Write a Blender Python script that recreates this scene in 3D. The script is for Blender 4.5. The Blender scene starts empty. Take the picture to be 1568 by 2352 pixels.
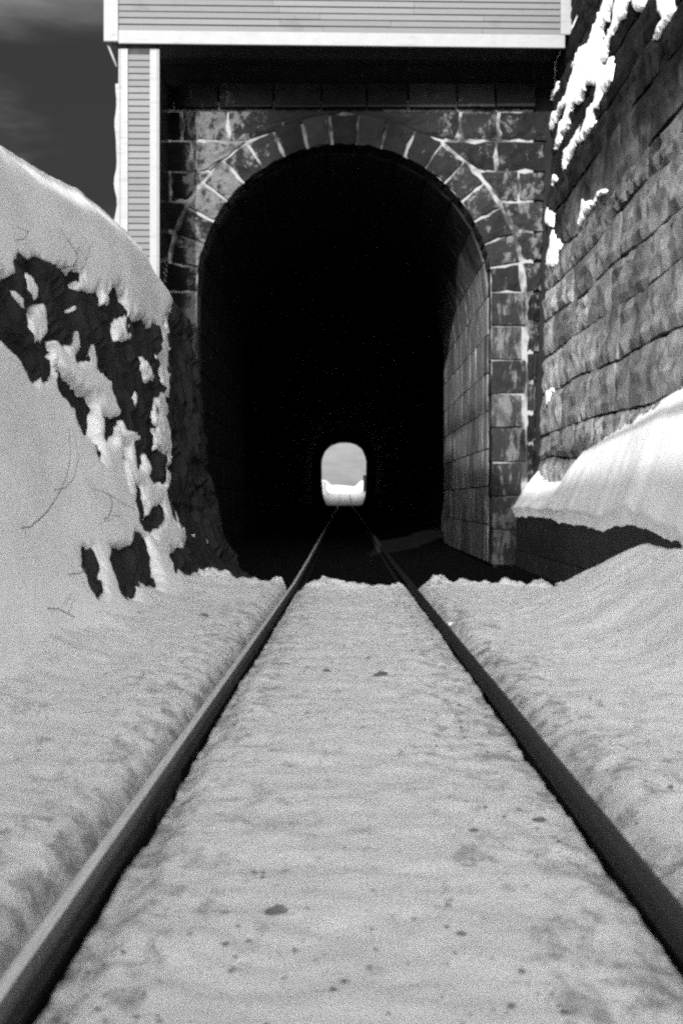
import bpy, bmesh, math, random
import numpy as np
from mathutils import Vector

random.seed(7)
rng = np.random.default_rng(7)
scene = bpy.context.scene
COL = scene.collection
R = math.radians

# ------------------------------------------------------------------ camera
EYE = 1.05                       # eye height above the rail tops
cam_d = bpy.data.cameras.new('camera')
cam = bpy.data.objects.new('camera', cam_d)
COL.objects.link(cam)
cam.location = (0, 0, EYE)
cam.rotation_euler = (R(90), 0, 0)
cam_d.sensor_fit = 'VERTICAL'
cam_d.sensor_height = 36.0
cam_d.lens = 50.0
cam_d.shift_x = -6 / 2352
cam_d.shift_y = -28 / 2352
cam_d.clip_end = 6000
cam_d.dof.use_dof = True
cam_d.dof.focus_distance = 19.0
cam_d.dof.aperture_fstop = 4.5
scene.camera = cam

# ------------------------------------------------------------------ sky, sun, exposure
SUN_AZ, SUN_EL = 11.3, 13.8      # sun low behind the camera, a little to the left
world = bpy.data.worlds.new('World')
scene.world = world
world.use_nodes = True
wt = world.node_tree
sky = wt.nodes.new('ShaderNodeTexSky')
sky.sky_type = 'NISHITA'
sky.sun_disc = False
sky.sun_elevation = R(SUN_EL)
sky.sun_rotation = R(180 + SUN_AZ)
sky.air_density = 0.05
sky.dust_density = 10.0
sky.ozone_density = 1.0
sep = wt.nodes.new('ShaderNodeSeparateColor')      # black and white film behind a red filter
wt.links.new(sky.outputs[0], sep.inputs[0])
bg = wt.nodes['Background']
# streaky cirrus over the dome, boosted to fill the shade, gap shifted into view
co = wt.nodes.new('ShaderNodeTexCoord')
mp = wt.nodes.new('ShaderNodeMapping')
mp.inputs['Scale'].default_value = (1.0, 1.7, 2.6)
mp.inputs['Location'].default_value = (0.35, 0.1, 0.55)
mp.inputs['Rotation'].default_value = (0.3, 1.0, 0.6)
wt.links.new(co.outputs['Generated'], mp.inputs[0])
cn = wt.nodes.new('ShaderNodeTexNoise')
cn.inputs['Scale'].default_value = 1.6
cn.inputs['Detail'].default_value = 7
cn.inputs['Roughness'].default_value = 0.55
cn.inputs['Distortion'].default_value = 0.5
wt.links.new(mp.outputs[0], cn.inputs['Vector'])
cr_ = wt.nodes.new('ShaderNodeMapRange')
cr_.interpolation_type = 'SMOOTHSTEP'
for k_, v_ in zip((1, 2, 3, 4), (0.42, 0.66, 0.6, 4.3)): cr_.inputs[k_].default_value = v_
wt.links.new(cn.outputs['Fac'], cr_.inputs[0])
mu = wt.nodes.new('ShaderNodeMath')
mu.operation = 'MULTIPLY'
wt.links.new(sep.outputs[0], mu.inputs[0])
wt.links.new(cr_.outputs[0], mu.inputs[1])
wt.links.new(mu.outputs[0], bg.inputs[0])
bg.inputs[1].default_value = 0.115

sun_d = bpy.data.lights.new('sun', 'SUN')
sun_d.energy = 4.8
sun_d.angle = R(0.5)
sun_d.color = (1, 1, 1)
sun = bpy.data.objects.new('sun', sun_d)
COL.objects.link(sun)
to_sun = Vector((-math.sin(R(SUN_AZ)) * math.cos(R(SUN_EL)), -math.cos(R(SUN_AZ)) * math.cos(R(SUN_EL)), math.sin(R(SUN_EL))))
sun.rotation_euler = to_sun.to_track_quat('Z', 'Y').to_euler()

scene.view_settings.view_transform = 'Standard'
scene.view_settings.look = 'None'
scene.view_settings.gamma = 1
scene.view_settings.exposure = 0.85
scene.cycles.use_denoising = False        # keep the grain of the film
scene.cycles.pixel_filter_type = 'BLACKMAN_HARRIS'
scene.cycles.filter_width = 2.5             # the softness of the old lens
scene.cycles.use_light_tree = False
scene.cycles.sample_clamp_indirect = 1.0
scene.cycles.max_bounces = 10
scene.cycles.diffuse_bounces = 6

# ------------------------------------------------------------------ numeric helpers
def _h(ix, iy, iz, seed):
    n = (ix.astype(np.int64) * 374761393 + iy.astype(np.int64) * 668265263 + iz.astype(np.int64) * 2147483647 + seed * 1274126177) & 0xffffffff
    n = ((n ^ (n >> 13)) * 1274126177) & 0xffffffff
    n = n ^ (n >> 16)
    return (n & 0xffff) / 65535.0

def vnoise(x, y, z=0.0, seed=0):
    x, y, z = np.broadcast_arrays(np.asarray(x, float), np.asarray(y, float), np.asarray(z, float))
    ix, iy, iz = np.floor(x), np.floor(y), np.floor(z)
    fx, fy, fz = x - ix, y - iy, z - iz
    fx, fy, fz = [f * f * f * (f * (f * 6 - 15) + 10) for f in (fx, fy, fz)]
    r = 0
    for dx in (0, 1):
        for dy in (0, 1):
            for dz in (0, 1):
                w = (fx if dx else 1 - fx) * (fy if dy else 1 - fy) * (fz if dz else 1 - fz)
                r = r + w * _h(ix + dx, iy + dy, iz + dz, seed)
    return r * 2 - 1

def fbm(x, y, z=0.0, oct=4, seed=0, gain=0.5):
    a, f, s, t = 1.0, 1.0, 0, 0
    for o in range(oct):
        s = s + a * vnoise(np.asarray(x) * f, np.asarray(y) * f, np.asarray(z) * f, seed + o * 17)
        t += a
        a *= gain
        f *= 2.03
    return s / t

def cellnoise(x, y, seed=0):
    x, y = np.broadcast_arrays(np.asarray(x, float), np.asarray(y, float))
    return _h(np.floor(x), np.floor(y), np.zeros_like(x), seed) * 2 - 1

def sstep(a, b, x):
    t = np.clip((np.asarray(x, float) - a) / (b - a), 0, 1)
    return t * t * (3 - 2 * t)

def survey(x, y, z):
    # where a point of the place stood in the surveyed photograph (used to lay out the snow patches on the slopes)
    return 790 + x * 3267 / y, 1148 - (z - EYE) * 3267 / y

def poly_sd(px, py, poly):
    # signed distance, positive inside
    p = np.array(poly, float)
    q = np.roll(p, -1, 0)
    d = np.full(px.shape, 1e9)
    ins = np.zeros(px.shape, bool)
    for (ax, ay), (bx, by) in zip(p, q):
        ex, ey = bx - ax, by - ay
        t = np.clip(((px - ax) * ex + (py - ay) * ey) / (ex * ex + ey * ey + 1e-9), 0, 1)
        d = np.minimum(d, np.hypot(px - ax - t * ex, py - ay - t * ey))
        c = ((ay > py) != (by > py)) & (px < (bx - ax) * (py - ay) / (by - ay + 1e-9) + ax)
        ins ^= c
    return np.where(ins, d, -d)

# ------------------------------------------------------------------ object helpers
def tag(o, label=None, cat=None, group=None, kind=None):
    if label: o['label'] = label
    if cat: o['category'] = cat
    if group: o['group'] = group
    if kind: o['kind'] = kind
    return o

def empty(name, loc, rz=0.0):
    o = bpy.data.objects.new(name, None)
    o.location = loc
    o.rotation_euler = (0, 0, rz)
    o.empty_display_size = 0.3
    COL.objects.link(o)
    return o

def mesh_obj(name, verts, faces, mat, parent=None, smooth=False, local=False):
    """one mesh object; verts in world metres unless local, parent = the thing it belongs to"""
    me = bpy.data.meshes.new(name)
    verts = np.asarray(verts, float)
    if parent is not None and not local:
        verts = verts - np.array(parent.location)
    me.from_pydata(verts.tolist(), [], faces if isinstance(faces, list) else faces.tolist())
    me.update()
    if smooth:
        me.polygons.foreach_set('use_smooth', np.ones(len(me.polygons), bool))
    if mat: me.materials.append(mat)
    o = bpy.data.objects.new(name, me)
    COL.objects.link(o)
    if parent is not None: o.parent = parent
    return o

def grid_obj(name, P, mat, parent=None, smooth=True, keep=None, flip=False):
    """P: array (n, m, 3) of points"""
    n, m, _ = P.shape
    idx = np.arange(n * m).reshape(n, m)
    f = np.stack([idx[:-1, :-1], idx[1:, :-1], idx[1:, 1:], idx[:-1, 1:]], -1)
    if flip: f = f[..., ::-1]
    if keep is not None:
        k = keep[:-1, :-1] | keep[1:, :-1] | keep[1:, 1:] | keep[:-1, 1:]
        f = f[k]
    f = f.reshape(-1, 4)
    V = P.reshape(-1, 3)
    used = np.unique(f)
    remap = -np.ones(n * m, int)
    remap[used] = np.arange(len(used))
    return mesh_obj(name, V[used], remap[f], mat, parent, smooth)

def box_verts(x0, x1, y0, y1, z0, z1):
    return [(x0, y0, z0), (x1, y0, z0), (x1, y1, z0), (x0, y1, z0), (x0, y0, z1), (x1, y0, z1), (x1, y1, z1), (x0, y1, z1)]
BOXF = [(0, 3, 2, 1), (4, 5, 6, 7), (0, 1, 5, 4), (1, 2, 6, 5), (2, 3, 7, 6), (3, 0, 4, 7)]

def box_obj(name, b, mat, parent=None, bevel=0.0, local=False):
    o = mesh_obj(name, box_verts(*b), BOXF, mat, parent, local=local)
    if bevel:
        bm = bmesh.new()
        bm.from_mesh(o.data)
        bmesh.ops.bevel(bm, geom=bm.edges[:], offset=bevel, segments=1, affect='EDGES', profile=0.5)
        bm.to_mesh(o.data)
        bm.free()
    return o

def stone(name, quad, normal, depth, mat, parent, gap=0.012, bulge=0.03, rough=0.02, nu=4, nv=3, seed=None, chip=0.35):
    """a rock-faced block: quad = 4 corners of its face (counter-clockwise seen from outside)"""
    q = [Vector(c) for c in quad]
    n = Vector(normal).normalized()
    c = sum(q, Vector()) / 4
    r = random.Random(seed if seed is not None else random.random())
    q2 = []
    for k, p in enumerate(q):
        d = c - p
        q2.append(p + d.normalized() * gap * (1.0 + r.uniform(-0.2, 1.3)) + n * r.uniform(-0.3, 0.3) * rough)
    vs, back = [], []
    for j in range(nv + 1):
        for i in range(nu + 1):
            u, v = i / nu, j / nv
            p = (q2[0] * (1 - u) + q2[1] * u) * (1 - v) + (q2[3] * (1 - u) + q2[2] * u) * v
            e = min(u, 1 - u, 0.5) * 2, min(v, 1 - v, 0.5) * 2
            edge = (i in (0, nu)) or (j in (0, nv))
            if edge:
                t = (c - p).normalized()
                p = p + t * r.random() ** 2 * gap * 3 * chip - n * r.random() * rough * 0.6
            else:
                p = p + n * (bulge * r.uniform(0.6, 1.1) + r.uniform(-1, 1) * rough)
            vs.append(p)
    fs = []
    w = nu + 1
    for j in range(nv):
        for i in range(nu):
            a = j * w + i
            fs.append((a, a + 1, a + w + 1, a + w))
    ring = [i for i in range(nu)] + [j * w + nu for j in range(nv)] + [nv * w + i for i in range(nu, 0, -1)] + [j * w for j in range(nv, 0, -1)]
    m = len(vs)
    for k in ring:
        vs.append(vs[k] - n * depth)
    L = len(ring)
    for k in range(L):
        a, b = ring[k], ring[(k + 1) % L]
        fs.append((b, a, m + k, m + (k + 1) % L))
    return mesh_obj(name, [tuple(v) for v in vs], fs, mat, parent)

def tube(name, pts, radii, mat, parent=None, sides=6):
    pts = [Vector(p) for p in pts]
    vs, fs = [], []
    for k, p in enumerate(pts):
        d = (pts[min(k + 1, len(pts) - 1)] - pts[max(k - 1, 0)]).normalized()
        a = d.cross(Vector((0.31, 0.2, 0.93))).normalized()
        b = d.cross(a)
        for s in range(sides):
            t = 2 * math.pi * s / sides
            vs.append(p + (a * math.cos(t) + b * math.sin(t)) * radii[k])
    for k in range(len(pts) - 1):
        for s in range(sides):
            s2 = (s + 1) % sides
            fs.append((k * sides + s, k * sides + s2, (k + 1) * sides + s2, (k + 1) * sides + s))
    fs.append(tuple(range(sides))[::-1])
    fs.append(tuple((len(pts) - 1) * sides + s for s in range(sides)))
    return mesh_obj(name, [tuple(v) for v in vs], fs, mat, parent, smooth=True)

# ------------------------------------------------------------------ materials (black and white film: every colour is a grey)
class NT:
    def __init__(self, name, rough=0.9, spec=0.2, metal=0.0):
        self.m = bpy.data.materials.new(name)
        self.m.use_nodes = True
        self.t = self.m.node_tree
        self.b = self.t.nodes['Principled BSDF']
        self.b.inputs['Roughness'].default_value = rough
        self.b.inputs['Specular IOR Level'].default_value = spec
        self.b.inputs['Metallic'].default_value = metal
        self._pos = None
    def n(self, kind, **kw):
        x = self.t.nodes.new(kind)
        for k, v in kw.items(): setattr(x, k, v)
        return x
    def put(self, sock, v):
        if hasattr(v, 'is_linked') or isinstance(v, bpy.types.NodeSocket): self.t.links.new(v, sock)
        else: sock.default_value = v
    def pos(self):
        if self._pos is None: self._pos = self.n('ShaderNodeNewGeometry').outputs['Position']
        return self._pos
    def rnd(self): return self.n('ShaderNodeObjectInfo').outputs['Random']
    def xyz(self):
        s = self.n('ShaderNodeSeparateXYZ'); self.put(s.inputs[0], self.pos()); return s.outputs
    def mapped(self, scale=(1, 1, 1), off=(0, 0, 0)):
        mp = self.n('ShaderNodeMapping'); self.put(mp.inputs[0], self.pos())
        mp.inputs['Scale'].default_value = scale; mp.inputs['Location'].default_value = off
        return mp.outputs[0]
    def noise(self, scale, detail=4, rough=0.55, vec=None, dist=0.0):
        x = self.n('ShaderNodeTexNoise'); self.put(x.inputs['Vector'], vec if vec is not None else self.pos())
        x.inputs['Scale'].default_value = scale; x.inputs['Detail'].default_value = detail
        x.inputs['Roughness'].default_value = rough; x.inputs['Distortion'].default_value = dist
        return x.outputs['Fac']
    def math(self, op, a, b=0.0, clamp=False):
        x = self.n('ShaderNodeMath', operation=op, use_clamp=clamp); self.put(x.inputs[0], a); self.put(x.inputs[1], b); return x.outputs[0]
    def step(self, v, a, b, lo=0.0, hi=1.0):
        x = self.n('ShaderNodeMapRange', interpolation_type='SMOOTHSTEP'); self.put(x.inputs[0], v)
        for k, q in zip((1, 2, 3, 4), (a, b, lo, hi)): self.put(x.inputs[k], q)
        return x.outputs[0]
    def mix(self, f, a, b):     # greys
        x = self.n('ShaderNodeMix', data_type='FLOAT'); self.put(x.inputs[0], f); self.put(x.inputs[2], a); self.put(x.inputs[3], b); return x.outputs[0]
    def color(self, v): self.put(self.b.inputs['Base Color'], v if isinstance(v, bpy.types.NodeSocket) else (v, v, v, 1)); return self
    def bump(self, h, strength=0.5, dist=0.05):
        x = self.n('ShaderNodeBump'); self.put(x.inputs['Height'], h); x.inputs['Strength'].default_value = strength; x.inputs['Distance'].default_value = dist
        self.put(self.b.inputs['Normal'], x.outputs[0]); return self

# snow: clean on the slopes
t = NT('snow', 0.85, 0.25)
t.color(t.mix(t.step(t.noise(2.4, 7, 0.6, t.mapped((1, 0.35, 1))), 0.35, 0.65), 0.83, 0.93))
sv = t.mapped((1, 0.3, 1))
t.bump(t.math('ADD', t.noise(5, 5, 0.5, sv), t.math('MULTIPLY', t.noise(60, 6, 0.7, sv), 0.5)), 0.4, 0.05)
SNOW = t.m
# snow of the track bed, gritty along the rails
t = NT('track_snow', 0.85, 0.2)
X, Y, Z = t.xyz()
ax = t.math('ABSOLUTE', t.math('SUBTRACT', X, t.math('ADD', 0.047, t.math('MULTIPLY', Y, 0.0034))))
near = t.math('SUBTRACT', 1.0, t.step(t.math('ABSOLUTE', t.math('SUBTRACT', ax, 0.73)), 0.06, 0.62))
spk = t.noise(11, 9, 0.68, t.mapped((1, 0.5, 1)), 0.2)
big = t.noise(1.7, 4, 0.55, t.mapped((1, 0.5, 1), (3, 1, 0)))
grit = t.step(t.math('ADD', t.math('ADD', spk, t.math('MULTIPLY', near, 0.115)), t.math('MULTIPLY', big, 0.22)), 0.66, 0.90)
spot = t.step(t.noise(34, 3, 0.5), 0.74, 0.80)
c = t.mix(t.step(ax, 1.2, 1.75), t.mix(t.noise(2.2, 5), 0.80, 0.90), 0.88)
c = t.mix(t.math('MULTIPLY', grit, 0.75), c, 0.20)
c = t.mix(t.math('MULTIPLY', spot, 0.55), c, 0.2)
t.color(c)
t.bump(t.math('SUBTRACT', t.math('ADD', t.math('MULTIPLY', t.noise(9, 8, 0.7), 0.7), t.math('MULTIPLY', t.noise(80, 5, 0.75), 0.6)), t.math('MULTIPLY', grit, 0.4)), 0.75, 0.05)
TSNOW = t.m
# dark wet rock of the cutting
t = NT('cut_rock', 0.9, 0.08)
c = t.mix(t.noise(3, 6, 0.65), 0.012, 0.045)
t.color(c)
t.bump(t.noise(6, 8, 0.65), 0.9, 0.12)
ROCK = t.m
t = NT('low_wall_stone', 0.92, 0.06); t.color(t.mix(t.noise(4, 7, 0.65), 0.03, 0.07)); t.bump(t.noise(9, 8, 0.7), 0.9, 0.08); LOWSTONE = t.m
# portal ashlar: sooty stone with frost and lime streaks, shade painted in at the left
def portal_mat(name, lo, hi, frost_cut, streak):
    t = NT(name, 0.92, 0.06)
    X, Y, Z = t.xyz()
    r = t.rnd()
    base = t.mix(t.noise(5, 7, 0.65), lo, hi)
    base = t.math('MULTIPLY', base, t.mix(r, 0.65, 1.45))
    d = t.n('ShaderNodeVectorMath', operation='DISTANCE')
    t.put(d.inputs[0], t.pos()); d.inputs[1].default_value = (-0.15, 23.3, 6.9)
    soot_shade = t.step(t.math('ADD', d.outputs['Value'], t.math('MULTIPLY', t.noise(1.6, 4), 1.2)), 0.9, 2.6)     # 0 at the crown
    soot_shade = t.math('MULTIPLY', soot_shade, t.step(t.math('ADD', X, t.math('MULTIPLY', t.noise(2.0, 4), 0.15)), -2.62, -2.40))  # left end darkened: the corner post's cast shadow put into the colour
    base = t.math('MULTIPLY', base, t.mix(soot_shade, 0.28, 1.0))
    vec = t.mapped((1, 1, 0.32)) if streak else t.mapped((1, 1, 0.7))
    f1 = t.noise(4.6, 9, 0.74, vec, 0.25)
    f1 = t.math('ADD', f1, t.math('MULTIPLY', t.math('SUBTRACT', r, 0.5), 0.10))
    lean = t.math('MULTIPLY', t.step(X, -2.0, 0.2, 1.0, 0.0), 0.085)
    fr = t.step(t.math('ADD', t.math('ADD', f1, lean), t.math('MULTIPLY', soot_shade, 0.16)), frost_cut, frost_cut + 0.09)
    fr = t.math('MULTIPLY', fr, t.mix(t.noise(14, 5), 0.35, 1.0))
    base = t.mix(fr, base, 0.165)
    t.color(base)
    t.bump(t.noise(9, 10, 0.74), 1.0, 0.10)
    return t.m
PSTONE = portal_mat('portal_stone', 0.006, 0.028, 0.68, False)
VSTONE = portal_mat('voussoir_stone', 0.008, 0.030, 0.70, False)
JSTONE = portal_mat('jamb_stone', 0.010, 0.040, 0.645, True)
t = NT('lining_stone', 0.95, 0.04)
X, Y, Z = t.xyz()
soot_shade = t.math('MULTIPLY', t.step(X, 1.6, 2.25), t.step(t.math('ADD', Z, t.math('MULTIPLY', t.noise(1.2, 5), 1.6)), 6.6, 5.3))     # shade painted in except low on the right, where sun reaches
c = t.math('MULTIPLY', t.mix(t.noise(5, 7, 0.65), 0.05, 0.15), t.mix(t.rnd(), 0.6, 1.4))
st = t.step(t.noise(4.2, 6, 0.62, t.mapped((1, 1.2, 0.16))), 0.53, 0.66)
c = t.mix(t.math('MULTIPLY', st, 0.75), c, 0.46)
t.color(t.mix(soot_shade, 0.012, c))
t.bump(t.noise(9, 9, 0.7), 0.8, 0.05)
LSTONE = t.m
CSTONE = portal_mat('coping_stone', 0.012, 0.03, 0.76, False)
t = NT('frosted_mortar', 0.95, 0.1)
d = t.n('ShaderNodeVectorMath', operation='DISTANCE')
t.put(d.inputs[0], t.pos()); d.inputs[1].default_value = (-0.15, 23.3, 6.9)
soot_shade = t.step(t.math('ADD', d.outputs['Value'], t.math('MULTIPLY', t.noise(1.6, 4), 1.2)), 0.9, 2.4)
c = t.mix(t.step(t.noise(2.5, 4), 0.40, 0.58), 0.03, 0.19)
t.color(t.math('MULTIPLY', c, t.mix(soot_shade, 0.2, 1.0)))
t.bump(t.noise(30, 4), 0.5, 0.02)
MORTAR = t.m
# retaining wall: big grey blocks, lime streaks below, black staining above
t = NT('retaining_stone', 0.95, 0.05)
X, Y, Z = t.xyz()
r = t.rnd()
c = t.mix(t.step(t.noise(2.6, 9, 0.62, t.mapped((1, 0.7, 1))), 0.30, 0.72), 0.14, 0.42)
c = t.math('MULTIPLY', c, t.mix(r, 0.75, 1.25))
st = t.step(t.noise(2.6, 7, 0.66, t.mapped((1, 1.3, 0.25))), 0.54, 0.68)
c = t.mix(t.math('MULTIPLY', st, 0.6), c, 0.38)
up = t.step(t.math('ADD', Z, t.math('MULTIPLY', t.math('SUBTRACT', t.noise(0.7, 5), 0.5), 2.6)), 3.9, 5.8)
c = t.mix(up, c, t.math('MULTIPLY', c, 0.07))
t.color(c)
t.bump(t.math('ADD', t.noise(5, 9, 0.74, t.mapped((1, 0.6, 1))), t.math('MULTIPLY', t.noise(22, 7, 0.7), 0.3)), 1.0, 0.18)
WSTONE = t.m
t = NT('dark_joint', 0.95, 0.0); t.color(t.mix(t.noise(3, 5), 0.006, 0.02)); JOINT = t.m
# painted wood
t = NT('white_paint', 0.6, 0.3)
t.color(t.math('MULTIPLY', t.mix(t.noise(6, 6), 0.12, 0.16), t.mix(t.step(t.noise(3, 5, 0.6, t.mapped((1, 1, 6))), 0.55, 0.75), 1.0, 0.72)))
t.bump(t.noise(40, 4, 0.5, t.mapped((1, 1, 8))), 0.15, 0.01)
WHITE = t.m
t = NT('painted_clapboard', 0.65, 0.3)
v = t.mix(t.noise(8, 6, 0.6, t.mapped((0.5, 1, 6))), 0.062, 0.085)
v = t.math('MULTIPLY', v, t.mix(t.rnd(), 0.88, 1.12))
wear = t.step(t.noise(2.3, 5, 0.6), 0.60, 0.72)
t.color(t.math('MULTIPLY', v, t.mix(wear, 1.0, 0.80)))
t.bump(t.noise(30, 5, 0.6, t.mapped((0.2, 1, 5))), 0.25, 0.01)
CLAP = t.m
t = NT('old_plank', 0.9, 0.05); t.color(t.math('MULTIPLY', t.mix(t.noise(5, 6, 0.6, t.mapped((1, 8, 1))), 0.012, 0.035), t.mix(t.rnd(), 0.6, 1.3))); PLANK = t.m
t = NT('rail_side', 0.8, 0.1); t.color(t.mix(t.noise(30, 5), 0.010, 0.028)); t.bump(t.noise(60, 4), 0.3, 0.01); RAILSIDE = t.m
t = NT('rail_head', 0.34, 0.5, 1.0); t.color(t.mix(t.noise(9, 6, 0.6, t.mapped((10, 0.25, 1))), 0.10, 0.26)); t.put(t.b.inputs['Roughness'], t.mix(t.noise(7, 4, 0.5, t.mapped((14, 0.2, 1))), 0.28, 0.55)); RAILTOP = t.m
t = NT('rail_dull', 0.5, 0.12); t.color(t.mix(t.noise(20, 5, 0.6, t.mapped((10, 0.25, 1))), 0.008, 0.026)); RAILDULL = t.m
t = NT('rail_frost', 0.6, 0.3); t.color(t.mix(t.noise(8, 6, 0.65, t.mapped((12, 0.5, 1))), 0.18, 0.85)); RAILFROST = t.m
t = NT('ballast', 0.95, 0.1); t.b.inputs['Specular IOR Level'].default_value = 0.0; t.color(t.mix(t.noise(30, 5, 0.7), 0.005, 0.016)); t.bump(t.noise(22, 6, 0.7), 1.0, 0.06); BALLAST = t.m
t = NT('bore_rock', 0.95, 0.05); t.color(t.mix(t.noise(2, 6), 0.02, 0.05)); t.bump(t.noise(3, 8, 0.65), 1.0, 0.2); BORE = t.m
t = NT('dead_stem', 0.85, 0.2); t.color(0.10); STEM = t.m
t = NT('dirt', 0.95, 0.1); t.color(t.mix(t.noise(30, 5), 0.05, 0.16)); DIRT = t.m
t = NT('cable_black', 0.6, 0.3); t.color(0.03); CABLE = t.m
t = NT('brush_hill', 0.95, 0.1)
t.color(t.mix(t.noise(0.16, 7, 0.6), 0.09, 0.2))
BRUSH = t.m
t = NT('hill_snow', 0.9, 0.1); t.color(t.mix(t.noise(0.3, 6), 0.80, 0.9)); t.bump(t.noise(1.2, 6), 0.4, 0.3); HSNOW = t.m

# ------------------------------------------------------------------ the line of the track
RAIL_L, RAIL_R = -0.635, 0.729        # gauge faces
PORTAL_Y = 23.3
SPRING = 4.46                        # height of the springing above the rails
RAD = 2.40                           # half width of the opening
RING = 2.93                          # outside of the arch ring
LINING_END = 34.3
FAR_Y = 156.0

def track_z(y):
    return np.interp(y, [-100, 0, 17.9, 24, 105, 156, 230, 330, 1e4], [0.58, 0.088, 0, 0, 0.28, 0.45, 2.15, 4.0, 4.0])
def track_x(y):
    return 0.0034 * np.clip(y, -60, 17.9)

# ------------------------------------------------------------------ terrain: one sheet to the horizon, with the cutting, the hill over the tunnel and the far cutting
CREST_Y = [-400, -30, -12, -7, 0, 4, 6.8, 9.2, 12.4, 16.5, 20, 20.6, 22.0, 23.5, 26]
CREST_Z = [9.52, 9.52, 9.52, 8.85, 8.8, 9.5, 8.6, 4.7, 4.25, 4.65, 4.75, 4.55, 4.35, 4.25, 4.3]
def terrain_h(x, y):
    a = np.abs(x)
    near = 1 - sstep(23.9, 24.3, y)
    far = sstep(FAR_Y - 0.4, FAR_Y, y)
    crest = np.interp(y, CREST_Y, CREST_Z)
    left = crest - 0.2 - (crest - np.minimum(crest, 4.6)) * sstep(3.5, 4.5, -x)
    right = np.interp(y, [-80, 2, 11.5, 13], [2.2, 2.6, 8.6, 9.3]) + 0.08 * np.clip(x - 4, 0, 60)
    hill_l = 4.2 + sstep(23, 150, y) * 15.8 + 0.05 * np.clip(-x - 4, 0, 60)
    hill_r = 9.6 + sstep(23, 150, y) * 11 + 0.05 * np.clip(x, 0, 60)
    w = sstep(-3.4, -2.6, x)
    over = hill_l * (1 - w) + hill_r * w
    fl = track_z(y) - 0.02 + 1.7 * sstep(2.0, 4.5, a) + 0.14 * np.clip(a - 4, 0, 80)
    z = np.where(x < 0, left, right)
    z = np.where(a < 3.45, -0.6, z)
    z = z * near + over * (1 - near) * (1 - far) + fl * far
    z = z + sstep(60, 400, a) * 18
    z = z + 0.25 * fbm(x * 0.12, y * 0.12, oct=4, seed=3) * sstep(4, 9, a)
    return z
xs = [3.46, 3.7, 4.2, 5, 6.2, 8, 10, 13, 17, 22, 30, 42, 60, 90, 140, 220, 400, 800, 1600, 3000]
xs = np.array([-v for v in xs[::-1]] + [-3.44, -2.6, -1.6, -0.8, 0, 0.8, 1.6, 2.6, 3.44] + xs)
ys = np.concatenate([[-3000, -1200, -500, -250, -120, -70, -45], np.arange(-30, 23.5, 1.2), [23.9, 24.3, 25, 26, 28, 31, 35, 40, 48, 60, 75, 90, 110, 130, 145, 155.6, 156, 158, 161],
                     np.arange(165, 262, 4), [275, 300, 340, 400, 500, 700, 1000, 1600, 3000]])
GX, GY = np.meshgrid(xs, ys)
GZ = terrain_h(GX, GY)
keep_face = np.ones((len(ys) - 1, len(xs) - 1), bool)
for j in range(len(ys) - 1):
    for i in range(len(xs) - 1):
        inside = xs[i] >= -3.45 and xs[i + 1] <= 3.45
        if inside and (abs(ys[j] - 23.9) < .01 or abs(ys[j] - 155.6) < .01): keep_face[j, i] = False
        if xs[i] >= -8.1 and xs[i + 1] <= -3.4 and -9 < ys[j] < 23.5: keep_face[j, i] = False      # here the rock bank stands instead
idx = np.arange(GX.size).reshape(GX.shape)
F = np.stack([idx[:-1, :-1], idx[:-1, 1:], idx[1:, 1:], idx[1:, :-1]], -1)[keep_face]
terrain = mesh_obj('terrain', np.stack([GX, GY, GZ], -1).reshape(-1, 3), F, HSNOW, smooth=True)
tag(terrain, 'snow covered hills on both sides and over the tunnel', 'hills', kind='structure')

# wooded hillside closing the view far beyond the tunnel
u = np.linspace(-420, 420, 60)
v = np.linspace(0, 1, 24)
U, V = np.meshgrid(u, v)
HZ = 2 + 95 * sstep(0, 1, V) + 7 * fbm(U * 0.02, V * 6, oct=4, seed=8) * sstep(0.03, 0.3, V)
P = np.stack([U, 330 + 260 * V + 0.0006 * U ** 2, HZ], -1)
tag(grid_obj('far_hillside', P, BRUSH, flip=True), 'grey brush covered hillside seen through the far end of the tunnel', 'hillside', kind='structure')

# ballast floor of the approach and the tunnel
by = np.concatenate([np.arange(16.5, 40, 0.3), np.arange(40, 160, 4.0)])
bx = np.linspace(-3.4, 3.4, 69)
BX, BY = np.meshgrid(bx, by)
BZ = track_z(BY) - 0.19 + 0.03 * fbm(BX * 5, BY * 5, oct=3, seed=5) + 0.16 * sstep(1.5, 2.6, np.abs(BX - .09))
tag(grid_obj('ballast_bed', np.stack([BX, BY, BZ], -1), BALLAST, flip=True), 'black ballast floor running from the snow edge into the tunnel', 'ballast', kind='structure')

# unlined rock bore behind the stone lining
bm_rows = []
ang = np.linspace(-0.32, math.pi + 0.32, 40)
for y in np.concatenate([[LINING_END, LINING_END + 0.02], np.arange(35.5, 148, 2.5), [149.0, 150.5, FAR_Y + 0.2]]):
    rr = 2.42 if (y <= LINING_END or y > 150) else 3.35
    ca, sa = np.cos(ang), np.sin(ang)
    x = rr * np.sign(ca) * np.abs(ca) ** 0.8
    z = np.where(sa > 0, SPRING + (rr * 0.98) * sa, SPRING + sa / 0.315 * (SPRING + 0.35))
    if y <= LINING_END:
        x = np.where(sa > 0, 2.43 * ca, 2.43 * np.sign(ca))
        z = np.where(sa > 0, SPRING + 2.43 * sa, z)
    if y > 150:
        x = np.where(z < 1.2, x * (0.80 + 0.2 * np.clip(z / 1.2, 0, 1)), x)
    nz = 0.22 * fbm(ca * 2.2 + 5, sa * 2.2, y * 0.35, oct=3, seed=12) if 34.5 < y < 149.5 else (0.10 * fbm(ca * 3, sa * 3, y * 0.8, oct=3, seed=2) if y > 150 else 0 * ca)
    bm_rows.append(np.stack([x + nz * ca, np.full_like(x, y), z + nz * sa + float(track_z(y))], -1))
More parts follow.
